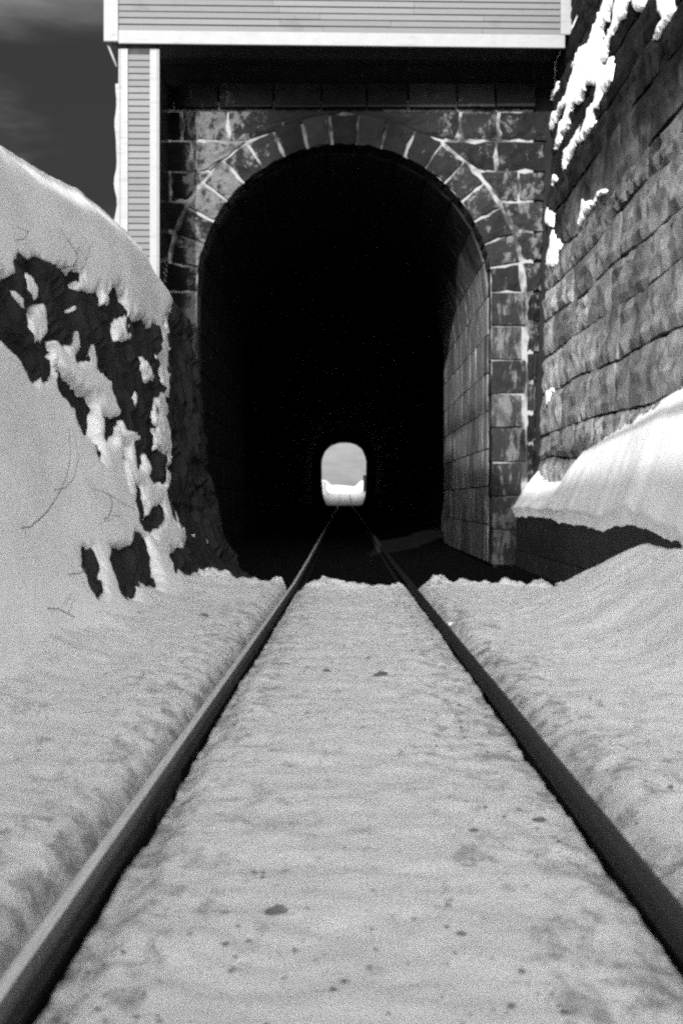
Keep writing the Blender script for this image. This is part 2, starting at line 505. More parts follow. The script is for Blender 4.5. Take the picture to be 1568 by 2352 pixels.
tag(grid_obj('tunnel_bore', np.array(bm_rows), BORE, flip=False), 'black unlined rock bore of the tunnel', 'tunnel', kind='structure')

# ------------------------------------------------------------------ snow on the track bed
def bed_h(x, y):
    x = x - track_x(y)
    s_in_l, s_in_r = x - RAIL_L, RAIL_R - x
    mid = (x > RAIL_L) & (x < RAIL_R)
    h = -0.035 + 0.022 * fbm(x * 1.3, y * 0.8, oct=3, seed=21) + 0.018 * fbm(x * 5, y * 4, oct=4, seed=22) + 0.007 * fbm(x * 13, y * 11, oct=2, seed=25) - 0.018 * np.clip(fbm(x * 9, y * 8, oct=3, seed=24) - 0.25, 0, 1)
    d_in = np.minimum(s_in_l, s_in_r)
    wob = 0.030 * fbm(y * 1.6, x * 0 + 3.3, oct=4, seed=23)
    h = np.where(mid, h - np.where(x < 0, 0.040, 0.016) * (1 - sstep(0.03 + wob, 0.12 + wob, d_in)), h)
    ol, orr = (RAIL_L - 0.082) - x, x - (RAIL_R + 0.082)
    d_out = np.maximum(ol, orr)
    out = d_out > 0
    h = np.where(out, h - np.where(x < 0, 0.10, 0.045) * (1 - sstep(0.02, 0.12 + wob, d_out)) + 0.045 * sstep(0.04, 0.22, d_out), h)
    h = np.where(~mid & ~out, -0.16, h)
    # left: ruts and the foot of the bank
    lft = np.clip(-x - 1.0, 0, None)
    h = h + 0.05 * np.sin(np.clip((-x - 0.85) / 0.55, 0, 1) * math.pi) * (0.6 + 0.5 * vnoise(y * 0.6, 1.5, seed=31))
    h = h + 0.22 * lft ** 2.0 * (1 + 0.35 * fbm(x * 2, y * 0.9, oct=3, seed=32)) + 0.05 * fbm(x * 3, y * 2, oct=4, seed=33) * sstep(0.1, 0.5, lft)
    # right: the ploughed pile that grows toward the camera
    grow = sstep(16.6, 12.8, y)
    rt = np.clip(x - 1.05, 0, None)
    pile = 0.62 * sstep(0.35, 1.80, rt) * (-0.14 + 1.14 * grow * sstep(3.0, 0.9, 2.05 - rt + 0.4))
    h = h + pile + 0.05 * fbm(x * 1.6, y * 1.1, oct=4, seed=36) * sstep(0.0, 0.8, rt) + 0.02 * fbm(x * 3, y * 1.5, oct=4, seed=37) * sstep(0, 0.4, rt)
    # ragged end of the ploughed snow
    lip = 17.85 + 0.30 * fbm(x * 1.1, 7.7, oct=4, seed=40) - 0.9 * sstep(-1.1, -1.9, x) - 2.5 * sstep(-1.7, -2.2, x) + 0.25 * sstep(1.2, 2.2, x)
    rid = sstep(1.0, 0.1, lip - y) * (y < lip + 0.2)
    nearrail = 1 - sstep(0.03, 0.16, np.minimum(np.abs(x - RAIL_L + .04), np.abs(x - RAIL_R - .04)))
    lumps = 0.15 * np.clip(fbm(x * 4.6, y * 3.0, oct=4, seed=41) + 0.12, 0, 1) + 0.015
    h = h + rid * lumps * (1 - nearrail)
    drop = sstep(-0.02, 0.14, y - lip)
    h = h + track_z(y)
    return h * (1 - drop) + (-0.42) * drop

xr = [-4.0, -3.4, -3.0, -2.7, -2.5]
xs_b = np.array(sorted(set(np.round(np.concatenate([xr, np.arange(-2.4, -0.95, 0.045), np.arange(-0.95, -0.45, 0.015), np.arange(-0.45, 0.66, 0.03),
                                             np.arange(0.66, 1.12, 0.015), np.arange(1.12, 3.35, 0.035)]), 4))))
yy, row = 0.4, []
while yy < 18.45:
    row.append(yy)
    yy += 0.022 + 0.0035 * yy if yy < 16.4 else 0.03
ys_b = np.concatenate([[-30, -20, -12, -8, -5, -3, -2, -1, -0.4], row])
BX, BY = np.meshgrid(xs_b, ys_b)
P = np.stack([BX, BY, bed_h(BX, BY)], -1)
tag(grid_obj('snow_ground', P, TSNOW, flip=True), 'trodden gritty snow of the track bed between the banks', 'snow', kind='structure')

# ------------------------------------------------------------------ left bank: rock face plastered with snow
def bank_k(y): return np.interp(y, [-60, 7.0, 11.0, 12.4, 20.5, 24], [0.14, 0.14, 0.25, 0.24, 0.18, 0.12])
def bank_point(y, v):
    """v 0..1 foot to crest, 1..2 over the crest to the left; returns point and outward normal"""
    zc = np.interp(y, CREST_Y, CREST_Z) - 0.05
    k = bank_k(y)
    back = 0.30 * sstep(17.6, 19.0, y) - 0.34 * sstep(19.8, 21.2, y)                # the rock steps back beside the portal, at its foot
    vf = np.clip(v, 0, 1)
    z = -0.45 + vf * (zc + 0.45)
    zz = np.clip(z, 0, None)
    x = -1.97 + 0.42 * np.exp(-np.clip(z + 0.1, 0, None) / 0.38) - k * zz - back * np.exp(-zz / 1.3)
    rnd = sstep(zc - 0.40, zc, z)
    x = x - 0.16 * rnd ** 2
    w = np.clip(v - 1, 0, 1)
    x = x - (w * 0.8 + 5.0 * w ** 3 * 1.0)
    z = z + 0.03 * np.sin(np.clip(w * 3, 0, 1) * math.pi / 2) - (zc - np.minimum(zc, 4.6)) * sstep(3.5, 4.5, -x) * (v > 1)
    nx = np.where(v <= 1, 1.0 - 0.75 * rnd, 0.1)
    nz = np.where(v <= 1, 0.25 + 0.75 * rnd + 0.5 * np.exp(-zz / 0.4), 1.0)
    L = np.hypot(nx, nz)
    return x, z, nx / L, nz / L

C3 = lambda pts: [(x * 0.5, y * 0.5 + 564) for x, y in pts]
DARK = [C3(p) for p in [
    [(-60, 130), (60, 130), (70, 80), (95, 45), (210, 75), (335, 120), (362, 155), (355, 240), (330, 330), (345, 390), (300, 470), (260, 440), (215, 450), (180, 470), (140, 300), (90, 260), (50, 200), (-60, 160)],
    [(-60, 100), (30, 200), (60, 280), (120, 300), (135, 430), (185, 460), (250, 480), (270, 560), (250, 600), (210, 590), (155, 645), (110, 565), (60, 490), (-60, 400)],
    [(330, 330), (365, 225), (400, 225), (425, 190), (455, 200), (460, 250), (490, 270), (490, 235), (530, 190), (575, 240), (600, 330), (725, 380), (730, 560), (745, 660), (700, 700), (700, 760), (715, 860), (720, 950), (780, 970), (745, 1110), (690, 1070), (690, 1010), (640, 870), (570, 860), (540, 720), (510, 630), (440, 580), (440, 480), (400, 540), (345, 530), (320, 380)],
    [(250, 560), (320, 610), (380, 660), (440, 690), (445, 780), (470, 900), (455, 990), (410, 920), (370, 860), (350, 770), (300, 690), (265, 650)],
    [(470, 780), (540, 790), (530, 890), (505, 925), (490, 880)],
    [(550, 900), (585, 920), (580, 1060), (590, 1110), (570, 1050)],
    [(600, 880), (650, 900), (665, 1010), (630, 1010), (610, 950)],
    [(610, 1100), (650, 1100), (640, 1180), (665, 1200), (655, 1260), (720, 1190), (740, 1260), (700, 1330), (650, 1300), (620, 1190)],
    [(362, 1385), (420, 1380), (450, 1470), (455, 1610), (435, 1630), (405, 1580), (370, 1470)],
    [(488, 1385), (600, 1375), (605, 1335), (670, 1340), (690, 1430), (705, 1540), (710, 1640), (660, 1600), (605, 1560), (610, 1640), (570, 1640), (535, 1560), (500, 1460)],
    [(770, 1410), (840, 1390), (850, 1330), (950, 1340), (960, 1480), (900, 1500), (870, 1560), (800, 1500)],
    [(735, 60), (800, 230), (765, 330), (775, 420), (790, 600), (760, 700), (780, 970), (760, 1150), (800, 1250), (850, 1330), (950, 1340), (960, 1600), (1400, 1600), (1400, 60)]]]
LIGHT = [C3(p) for p in [
    [(105, 130), (145, 120), (180, 190), (165, 235), (110, 210)], [(150, 260), (200, 270), (215, 400), (180, 460), (140, 350)],
    [(60, 200), (100, 240), (95, 290), (60, 250)], [(50, 360), (80, 380), (105, 430), (60, 400)],
    [(540, 310), (575, 310), (597, 440), (540, 445)], [(640, 515), (690, 530), (700, 580), (690, 640), (660, 610)], [(610, 680), (640, 700), (620, 745), (595, 715)],
    [(285, 480), (325, 380), (345, 400), (345, 530), (290, 540)], [(400, 480), (425, 430), (440, 440), (430, 530), (375, 530)],
    [(700, 690), (735, 730), (765, 835), (720, 790)], [(700, 860), (725, 870), (740, 920), (785, 960), (705, 945)]]]

def snow_cover(x, y, z):
    """how much snow lies on the left face: >0 snow, <0 bare rock (pixels of the survey)"""
    px, py = survey(x, np.maximum(y, 1.0), z)
    px = px + 13 * fbm(y * 1.6, z * 3.6, oct=5, seed=51, gain=0.6)
    py = py + 18 * fbm(y * 2.4, z * 2.2, oct=5, seed=52, gain=0.6)
    d = np.full(px.shape, -1e3)
    for p in DARK: d = np.maximum(d, poly_sd(px, py, p))
    for p in LIGHT: d = np.minimum(d, -poly_sd(px, py, p))
    fr = fbm(y * 3.5, z * 5.0, oct=4, seed=53)
    s = -d - 2.0 + 6.0 * fr + 7.0 * fbm(y * 4.5, z * 3.0, oct=5, seed=55, gain=0.7)
    s = np.where((y < 9.5), np.maximum(s, 14 + 18 * fbm(y * 0.8, z * 0.6, oct=3, seed=54)), s)      # nearer than the picture: the same kind of face
    s = np.where((z < 0.12) & (y < 17.6), 20, s)
    return s

def bank_grid(dy, dv, over):
    yv = np.concatenate([np.arange(-9, 6.5, 0.3), np.arange(6.5, 23.26, dy)])
    vv = np.concatenate([np.arange(0, 1, dv), 1 + np.linspace(0, 1, 14)])
    V, Yg = np.meshgrid(vv, yv)
    x, z, nx, nz = bank_point(Yg, V)
    return Yg, V, x, z, nx, nz
Yg, V, x, z, nx, nz = bank_grid(0.06, 0.0125, True)
wy = Yg + 0.35 * fbm(Yg * 0.7, z * 0.7, oct=3, seed=61)
wz = z + 0.3 * fbm(Yg * 0.8, z * 0.8, oct=3, seed=62) + 0.25 * Yg * 0.4
rockd = 0.06 * cellnoise(wy * 1.5, wz * 2.4, seed=63) + 0.05 * cellnoise(wy * 3.3 + 5, wz * 4.4, seed=64) + 0.07 * fbm(Yg * 1.3, z * 1.3, oct=5, seed=65)
fade = 1 - sstep(0.95, 1.05, V) * 0.9
rockd = rockd * fade - 0.12 * sstep(1.0, 1.06, V) - 0.03
covr = snow_cover(x, Yg, z)
rockd = rockd + (np.minimum(rockd, -0.015) - rockd) * sstep(-4, 4, covr) * (V <= 1)
Pk = np.stack([x + nx * rockd, Yg, z + nz * rockd], -1)
tag(grid_obj('rock_bank', Pk, ROCK, smooth=False), 'steep black rock face of the cutting on the left', 'rock face', kind='structure')

Yg, V, x, z, nx, nz = bank_grid(0.034, 0.0066, True)
cov = snow_cover(x, Yg, z)
thick = np.clip(cov / 14, -1, 1)
lumps = 0.05 * fbm(Yg * 0.35, z * 0.7, oct=2, seed=71) + 0.006 * fbm(Yg * 1.5, z * 4, oct=3, seed=72)
tk = np.where(thick > 0, 0.015 + 0.03 * np.clip(thick * 1.5, 0, 1) + lumps * np.clip(thick * 2, 0, 1), 0.02 + 0.6 * thick)
tk = np.where(V > 1, 0.05 + lumps, tk)
tk = tk + 0.04 * fbm(Yg * 0.9, V * 6, oct=4, seed=73) * sstep(0.93, 1.0, V)
Ps = np.stack([x + nx * tk, Yg, z + nz * tk], -1)
cutoff = (Yg < 22.9) & (tk > -0.12)
tag(grid_obj('bank_snow', Ps, SNOW, keep=cutoff), 'wind packed snow plastered over the left rock face', 'snow', kind='stuff')

# ------------------------------------------------------------------ tunnel portal
portal = empty('tunnel_portal', (0, PORTAL_Y, 0))
tag(portal, 'soot stained stone tunnel portal with rounded arch and frosted joints', 'tunnel portal')
FRONT = (0, -1, 0)
NV = 19
for k in range(NV):
    a0, a1 = math.pi * k / NV, math.pi * (k + 1) / NV
    ro = RING + random.uniform(-0.02, 0.03)
    y = PORTAL_Y - random.uniform(0, 0.03)
    # angle 0 on the right; seen from the camera
    q = [(RAD * math.cos(a0), y, SPRING + RAD * math.sin(a0)), (ro * math.cos(a0), y, SPRING + ro * math.sin(a0)),
         (ro * math.cos(a1), y, SPRING + ro * math.sin(a1)), (RAD * math.cos(a1), y, SPRING + RAD * math.sin(a1))]
    q = q if True else q[::-1]
    stone('voussoir', q, FRONT, 0.6, VSTONE, portal, gap=0.016, bulge=0.035, rough=0.02, seed=100 + k, nu=4, nv=4, chip=0.8)
CH = SPRING / 8
for side in (-1, 1):
    for k in range(8):
        z0, z1 = k * CH - 0.02 * (k == 0), (k + 1) * CH
        xa, xb = (RAD, RING + (0.05 if k % 2 else -0.02)) if side > 0 else (-RING - (0.05 if k % 2 else -0.02), -RAD)
        y = PORTAL_Y - random.uniform(0, 0.03)
        stone('jamb_stone', [(xa, y, z0), (xb, y, z0), (xb, y, z1), (xa, y, z1)], FRONT, 0.6, JSTONE, portal, gap=0.013, bulge=0.02, rough=0.01, seed=140 + k + 20 * side)
XL, XR = -3.6, 3.12
def ring_x(z):
    if z <= SPRING: return RING + 0.06
    return math.sqrt(max(0.0, (RING + 0.02) ** 2 - (z - SPRING) ** 2))
CS = (7.43 - SPRING) / 6
for k in range(-9, 6):
    z0, z1 = SPRING + k * CS, SPRING + (k + 1) * CS
    for side in (-1, 1):
        i0, i1 = ring_x(z0), ring_x(z1)
        lim = 3.12 + 0.0375 * (z0 + z1) / 2 - 0.06 if side > 0 else -XL
        xm = max(i0, i1) + 0.30
        cuts = []
        if lim - xm > 0.35:
            n = max(1, round((lim - xm) / 0.8))
            cuts = [xm + (lim - xm) * (j + (random.uniform(-0.15, 0.15) if 0 < j < n else 0)) / n for j in range(n)]
        ends = [None] + cuts + [lim]
        for j in range(len(ends) - 1):
            b0, t0 = (i0, i1) if j == 0 else (ends[j], ends[j])
            b1 = t1 = ends[j + 1]
            y = PORTAL_Y + 0.035 - random.uniform(0, 0.03)
            q = [(b0, y, z0), (b1, y, z0), (t1, y, z1), (t0, y, z1)]
            if side < 0: q = [(-c[0], c[1], c[2]) for c in (q[1], q[0], q[3], q[2])]
            stone('spandrel_stone', q, FRONT, 0.3, PSTONE, portal, gap=0.013, bulge=0.03, rough=0.042, nu=5, nv=4, chip=1.2)
xc = XL
k = 0
while xc < XR - 0.1:
    x2 = min(XR, xc + random.uniform(0.62, 0.95))
    if XR - x2 < 0.3: x2 = XR
    y = PORTAL_Y - 0.12 - random.uniform(0, 0.02)
    stone('coping_stone', [(xc, y, 7.45), (x2, y, 7.45), (x2, y, 7.84), (xc, y, 7.84)], FRONT, 0.7, CSTONE, portal, gap=0.01, bulge=0.012, rough=0.008)
    xc = x2
# frosted mortar behind the joints
vs, fs = [], []
xg = np.arange(-3.7, 3.121, 0.05)
for x_ in xg:
    lo = SPRING + math.sqrt(max(0, (RAD + 0.03) ** 2 - x_ * x_)) if abs(x_) < RAD + 0.03 else -0.6
    vs += [(x_, PORTAL_Y + 0.055, lo), (x_, PORTAL_Y + 0.055, 7.6)]
for i in range(len(xg) - 1):
    a, b = i * 2, i * 2 + 2
    fs += [(a, b, b + 1, a + 1)]
mesh_obj('mortar_backing', vs, fs, MORTAR, portal)
mesh_obj('corner_backing', [(3.10, PORTAL_Y + 0.12, -0.6), (3.8, PORTAL_Y + 0.12, -0.6), (3.8, PORTAL_Y + 0.12, 10.2), (3.10, PORTAL_Y + 0.12, 10.2)], [(0, 1, 2, 3)], JOINT, portal)
mesh_obj('upper_backing', [(-3.7, PORTAL_Y + 0.3, 7.5), (3.4, PORTAL_Y + 0.3, 7.5), (3.4, PORTAL_Y + 0.3, 10.2), (-3.7, PORTAL_Y + 0.3, 10.2)], [(0, 1, 2, 3)], JOINT, portal)
# lining stones: straight walls, then the barrel
def lining(pa, pb, ya, yb, sd):
    (x0, z0), (x1, z1) = pa, pb
    nx, nz = -(z1 - z0), (x1 - x0)
    q = [(x0, ya, z0), (x0, yb, z0), (x1, yb, z1), (x1, ya, z1)]
    mx, mz = (x0 + x1) / 2, (z0 + z1) / 2 - min(SPRING, (z0 + z1) / 2)
    n = Vector((-mx, 0, -mz)) if mz > 0 else Vector((-mx, 0, 0))
    # corners counter-clockwise seen from inside
    c = [Vector(p) for p in q]
    if (c[1] - c[0]).cross(c[3] - c[0]).dot(n) < 0: q = [q[1], q[0], q[3], q[2]]
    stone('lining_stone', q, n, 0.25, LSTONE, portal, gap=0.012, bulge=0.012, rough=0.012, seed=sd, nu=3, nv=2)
Y0 = PORTAL_Y + 0.6
sd = 500
rows = 7
for side in (1, -1):
    for k in range(rows):
        yb = Y0
        first = True
        while yb < LINING_END - 0.05:
            L = random.uniform(1.1, 1.7) if not first else random.choice([0.7, 1.4])
            first = False
            y2 = min(LINING_END, yb + L)
            if LINING_END - y2 < 0.4: y2 = LINING_END
            lining((side * RAD, k * SPRING / rows), (side * RAD, (k + 1) * SPRING / rows), yb, y2, sd)
            yb = y2
            sd += 1
NB = 13
for k in range(NB):
    a0, a1 = math.pi * k / NB, math.pi * (k + 1) / NB
    yb = Y0
    first = True
    while yb < LINING_END - 0.05:
        L = random.uniform(1.2, 1.8) if not first else random.choice([0.7, 1.5])
        first = False
        y2 = min(LINING_END, yb + L)
        if LINING_END - y2 < 0.4: y2 = LINING_END
        lining((RAD * math.cos(a0), SPRING + RAD * math.sin(a0)), (RAD * math.cos(a1), SPRING + RAD * math.sin(a1)), yb, y2, sd)
        yb = y2
        sd += 1
vs, fs = [], []
prof = [(RAD + 0.05, -0.6)] + [((RAD + 0.05) * math.cos(math.pi * i / 32), SPRING + (RAD + 0.05) * math.sin(math.pi * i / 32)) for i in range(33)] + [(-RAD - 0.05, -0.6)]
for yb in (PORTAL_Y + 0.09, LINING_END + 0.03):
    vs += [(p[0], yb, p[1]) for p in prof]
m = len(prof)
fs = [(i, i + 1, m + i + 1, m + i) for i in range(m - 1)]
mesh_obj('lining_backing', vs, fs, JOINT, portal)

# ------------------------------------------------------------------ retaining wall on the right
wall = empty('retaining_wall', (3.2, 14.0, 0))
tag(wall, 'high retaining wall of large grey stone blocks on the right of the track', 'retaining wall')
WA, WB = 3.12, 0.0375
wx = lambda z: WA + WB * z
wn = Vector((-1, 0, WB)).normalized()
heights = [0.62, 0.5, 0.66, 0.46, 0.6, 0.7, 0.48, 0.58, 0.44, 0.66, 0.52, 0.6, 0.48, 0.62, 0.5, 0.6]
zcourse = -0.15
wob = lambda z, y: z + 0.12 * float(fbm(y * 0.45, z * 3.1, oct=2, seed=90))
for k, hk in enumerate(heights):
    z0, z1 = zcourse, zcourse + hk
    zcourse = z1
    yb = 23.2
    first = True
    yend = max(1.0, 3.2 + (k - 5) * 0.8)          # the wall steps down away from the portal
    while yb > yend + 0.05:
        L = random.choice([random.uniform(0.6, 1.1), random.uniform(1.1, 2.4)])
        first = False
        y2 = max(yend, yb - L)
        if y2 < yend + 0.5: y2 = yend
        xo = random.uniform(-0.014, 0.010)
        g = 0.004
        dz0, dz1 = random.uniform(0.002, 0.022), random.uniform(0.0, 0.012)
        q = [(wx(z0) + xo, yb, wob(z0, yb) + dz0), (wx(z0) + xo, y2, wob(z0, y2) + dz0 * 0.6), (wx(z1) + xo, y2, wob(z1, y2) - dz1), (wx(z1) + xo, yb, wob(z1, yb) - dz1)]
        stone('wall_stone', q, wn, 0.35, WSTONE, wall, gap=g, bulge=0.022, rough=0.036, nu=8, nv=5, chip=2.6)
        yb = y2
zt = zcourse - 0.1
vs = [(wx(-0.5) + 0.09, 1.0, -0.5), (wx(-0.5) + 0.09, 23.6, -0.5), (wx(zt) + 0.09, 23.6, zt), (wx(zt) + 0.09, 11.7, zt), (wx(2.8) + 0.09, 3.3, 2.8), (wx(2.8) + 0.09, 1.0, 2.8)]
vs += [(v_[0] + 0.6, v_[1], v_[2]) for v_ in vs]
mesh_obj('joint_backing', vs, [(0, 1, 2, 3, 4, 5), (3, 2, 8, 9), (4, 3, 9, 10), (5, 4, 10, 11), (0, 5, 11, 6)], JOINT, wall)

# snow caught on that wall
C2 = lambda pts: [(784 + x * 0.5, y * 0.5) for x, y in pts]
C4 = lambda pts: [(784 + x * 0.5, 564 + y * 0.5) for x, y in pts]
WHITES = [C2(p) for p in [
    [(1235, -40), (1262, -40), (1255, 20), (1200, 140), (1190, 200), (1225, 185), (1252, 110), (1262, 20), (1275, -40), (1345, -40), (1325, 30), (1300, 90), (1250, 170), (1222, 240), (1200, 300), (1192, 345), (1228, 300), (1240, 270), (1260, 300), (1255, 370), (1215, 420), (1200, 470), (1170, 530), (1150, 590), (1100, 650), (1065, 700), (1030, 785), (1032, 700), (1060, 660), (1100, 590), (1140, 510), (1165, 480), (1182, 400), (1165, 385), (1140, 375), (1125, 410), (1090, 480), (1066, 500), (1042, 560), (1005, 660), (985, 685), (1005, 600), (1030, 540), (1045, 490), (1010, 505), (992, 540), (972, 575), (932, 690), (920, 680), (955, 580), (975, 530), (1008, 485), (1040, 435), (1058, 390), (1080, 300), (1062, 300), (1100, 225), (1140, 200), (1180, 100)],
    [(1340, -40), (1400, -40), (1385, 25), (1358, 55)],
    [(1470, -40), (1525, -40), (1512, 60), (1498, 100), (1475, 150), (1450, 185), (1434, 180), (1462, 140), (1488, 85), (1464, 60)],
    [(930, 960), (968, 938), (978, 1050), (945, 1042), (925, 1005)], [(888, 1045), (912, 1040), (922, 1062), (895, 1082)],
    [(978, 1058), (996, 1110), (1006, 1140), (985, 1225), (948, 1222), (962, 1150)], [(1115, 920), (1165, 930), (1130, 975), (1100, 1035)],
    [(978, 798), (992, 825), (972, 852)], [(1160, 932), (1195, 880), (1215, 872), (1200, 895)], [(1002, 385), (992, 430), (962, 468), (978, 425)]]]
WHITES += [C4(p) for p in [[(975, 0), (1005, 8), (980, 97), (952, 92)], [(948, 690), (972, 650), (958, 715), (940, 735)]]]
yv = np.arange(12.0, 23.2, 0.02)
zv = np.arange(1.9, 9.4, 0.024)
Zg, Yg2 = np.meshgrid(zv, yv)
xw = wx(Zg)
px, py = survey(xw, Yg2, Zg)
px = px + 6 * fbm(Yg2 * 4, Zg * 5, oct=5, seed=81, gain=0.7)
py = py + 12 * fbm(Yg2 * 3, Zg * 4, oct=5, seed=82, gain=0.7)
d = np.full(px.shape, -1e3)
for p in WHITES: d = np.maximum(d, poly_sd(px, py, p))
th = np.where(d > 0, 0.045 + 0.015 * np.clip(d / 6, 0, 1), 0.045 + d * 0.05)
th = th + 0.012 * fbm(Yg2 * 8, Zg * 8, oct=3, seed=83)
Pw = np.stack([xw - th, Yg2, Zg + 0.1 * np.clip(th, 0, 1)], -1)
tag(grid_obj('clinging_snow', Pw, SNOW, keep=(d > -2.0), flip=True), 'streaks of white snow clinging to the dark upper retaining wall', 'snow', kind='stuff')

# ------------------------------------------------------------------ low wall and the snow bank on it
low = empty('low_wall', (2.75, 18, 0))
tag(low, 'low dark stone wall beside the track under the right snow bank', 'low wall')
for k in range(2):
    yb = 23.1
    while yb > 9.0:
        y2 = max(9.0, yb - random.uniform(0.9, 1.7))
        if y2 < 9.5: y2 = 9.0
        z0, z1 = -0.35 + k * 0.6, -0.35 + (k + 1) * 0.6 - (0.04 if k else 0)
        stone('wall_stone', [(2.78, yb, z0), (2.78, y2, z0), (2.78, y2, z1), (2.78, yb, z1)], (-1, 0, 0), 0.3, LOWSTONE, low, gap=0.006, bulge=0.015, rough=0.01, nu=4, nv=2)
        yb = y2
yv = np.concatenate([[-30, -15, -8, -4, 0], np.arange(3, 23.28, 0.05)])
uv = np.linspace(0, 1, 64)
Ug, Yg = np.meshgrid(uv, yv)
top = np.interp(Yg, [-30, 3, 10, 13.6, 16.1, 18.8, 19.4, 19.9, 21.5, 22.4, 22.9, 23.3], [2.7, 2.7, 2.55, 2.34, 2.10, 1.90, 1.76, 1.46, 1.40, 1.46, 1.66, 1.50])
edge = 0.83 + 0.08 * sstep(15, 22, Yg) + 0.05 * fbm(Yg * 1.5, 3.0, oct=4, seed=95) + 0.09 * vnoise(Yg * 2.6, 1.0, seed=97) * sstep(15.0, 14.0, Yg) - 0.15 * sstep(14.3, 11.8, Yg) - 0.3 * sstep(11.5, 10.0, Yg)
xin = 2.70 + 0.03 * fbm(Yg * 0.9, 5.0, oct=3, seed=96)
xo = 3.45
prof_x = xin + (xo - xin) * Ug
prof = 0.60 * np.sin(np.clip(Ug * 1.25, 0, 1) * math.pi / 2) + 0.40 * Ug
lmp = 0.08 * fbm(Yg * 0.25, Ug * 2.2, oct=2, seed=98) + 0.02 * fbm(Yg * 0.7, Ug * 5, oct=4, seed=99)
zz = edge + (top - edge) * prof * 1.0 + lmp * np.clip(Ug * 5, 0, 1)
under = Ug < 0.02
zz = np.where(under, edge - 0.14, zz)
prof_x = np.where(under, xin + 0.10, prof_x)
tag(grid_obj('bank_snow', np.stack([prof_x, Yg, zz], -1), SNOW, flip=True), 'deep snow heaped on the low wall against the right retaining wall', 'snow', kind='stuff')

# ------------------------------------------------------------------ clapboard structure over the portal
BY0 = 21.4
bld = empty('clapboard_building', (-3.37, BY0, 4.4), R(1.9))
tag(bld, 'clapboard sided building with white trim spanning above the tunnel mouth', 'building')
def bp(name, b, mat, bevel=0.0): return box_obj(name, b, mat, bld, bevel, local=True)
LAP = 0.0985
def clap(x0, x1, y, z, mat=CLAP, h=LAP):
    # one clapboard facing -y: thick at its lower edge, tucked under the next one
    j = random.uniform(-0.0015, 0.0015)
    h2 = h - 0.017
    v = box_verts(x0, x1, y - 0.020 + j, y + 0.002, z, z + h2)
    v[0] = (x0, y - 0.024 + j, z); v[1] = (x1, y - 0.024 + j, z)
    mesh_obj('clapboard', v, BOXF, mat, bld, local=True)
ZT = 1.05 + (1148 - 101) / 152.7 - 4.4       # underside of the trim, local
W = 6.72
# upper storey: corner boards, trim, clapboards
bp('trim_board', (-0.015, W, -0.045, 0.0, ZT, ZT + 0.20), WHITE, 0.006)
bp('corner_board', (-0.235, -0.018, -0.05, 0.012, ZT + 0.03, ZT + 2.4), WHITE, 0.006)
bp('corner_board', (W - 0.07, W + 0.14, -0.05, 0.012, ZT + 0.203, ZT + 2.4), WHITE, 0.006)
for k in range(21):
    c1 = random.uniform(1.5, 3.2); c2 = c1 + random.uniform(1.6, 2.6)
    for xa, xb in ((-0.015, c1), (c1 + 0.004, c2), (c2 + 0.004, W - 0.072)):
        clap(xa, xb, random.uniform(-0.002, 0.001), ZT + 0.203 + k * LAP + random.uniform(-0.002, 0.002))
bp('wall_core', (-0.22, W + 0.1, 0.014, 3.2, ZT + 0.42, ZT + 2.35), PLANK)
bp('sheathing', (-0.014, W - 0.07, 0.003, 0.012, ZT + 0.204, ZT + 2.35), PLANK)
bp('eave_board', (-0.45, W + 0.3, -0.28, 3.4, ZT + 2.42, ZT + 2.5), WHITE, 0.01)
# floor planks seen from below
npl = 11
for k in range(npl):
    y0 = 0.02 + k * 0.285
    bp('soffit_plank', (-0.2, W + 0.1, y0, y0 + 0.278, ZT + 0.34, ZT + 0.40), PLANK)
bp('floor_beam', (-0.15, W, 0.05, 0.25, ZT + 0.06, ZT + 0.338), PLANK, 0.01)
# corner post, boxed in clapboards
PW = 0.557
ZB, ZP = -0.35, ZT - 0.05
bp('post_core', (0.03, PW - 0.03, 0.1015, 0.55, ZB, ZP + 0.3), PLANK)
for x0 in (0.0, PW - 0.115):
    bp('corner_board', (x0, x0 + 0.115, 0.055, 0.10, ZB, ZP), WHITE, 0.005)
bp('corner_board', (-0.028, -0.003, 0.06, 0.17, ZB, ZP), WHITE, 0.004)
bp('corner_board', (PW + 0.003, PW + 0.028, 0.06, 0.17, ZB, ZP), WHITE, 0.004)
k = 0
while ZB + k * LAP < ZP - 0.14:
    clap(0.116, PW - 0.116, 0.098, ZB + k * LAP)
    k += 1
bp('post_head', (0.01, PW - 0.01, 0.11, 0.5, ZP + 0.003, ZT + 0.05), PLANK)
for k in range(38):
    z_ = ZB + k * LAP
    mesh_obj('clapboard', [(PW + 0.012, 0.172, z_), (PW + 0.012, 1.9, z_), (PW - 0.004, 1.9, z_ + LAP * 1.1), (PW - 0.004, 0.172, z_ + LAP * 1.1)], [(0, 1, 2, 3)], PLANK, bld, local=True)
# rough batten with frost on the left side of the post, and the slanting strut below the corner
vs, fs = [], []
for i in range(26):
    f = i / 25
    zc_ = 0.25 + f * (ZP - 0.75)
    r_ = 0.028 + 0.02 * float(vnoise(f * 9, 0.3, seed=4))
    vs += [(-0.03 - 2 * r_, 0.16, zc_), (-0.03, 0.15, zc_), (-0.03, 0.22, zc_), (-0.03 - 1.5 * r_, 0.22, zc_)]
for i in range(25):
    a, b = i * 4, i * 4 + 4
    for s in range(4): fs.append((a + s, a + (s + 1) % 4, b + (s + 1) % 4, b + s))
mesh_obj('side_batten', vs, fs, WHITE, bld, local=True)
o = tube('strut', [Vector(bld.location) + Vector(p) for p in [(-0.19, 0.10, ZT + 0.02), (-0.06, 0.12, ZT - 0.30)]], [0.018, 0.018], WHITE, bld)

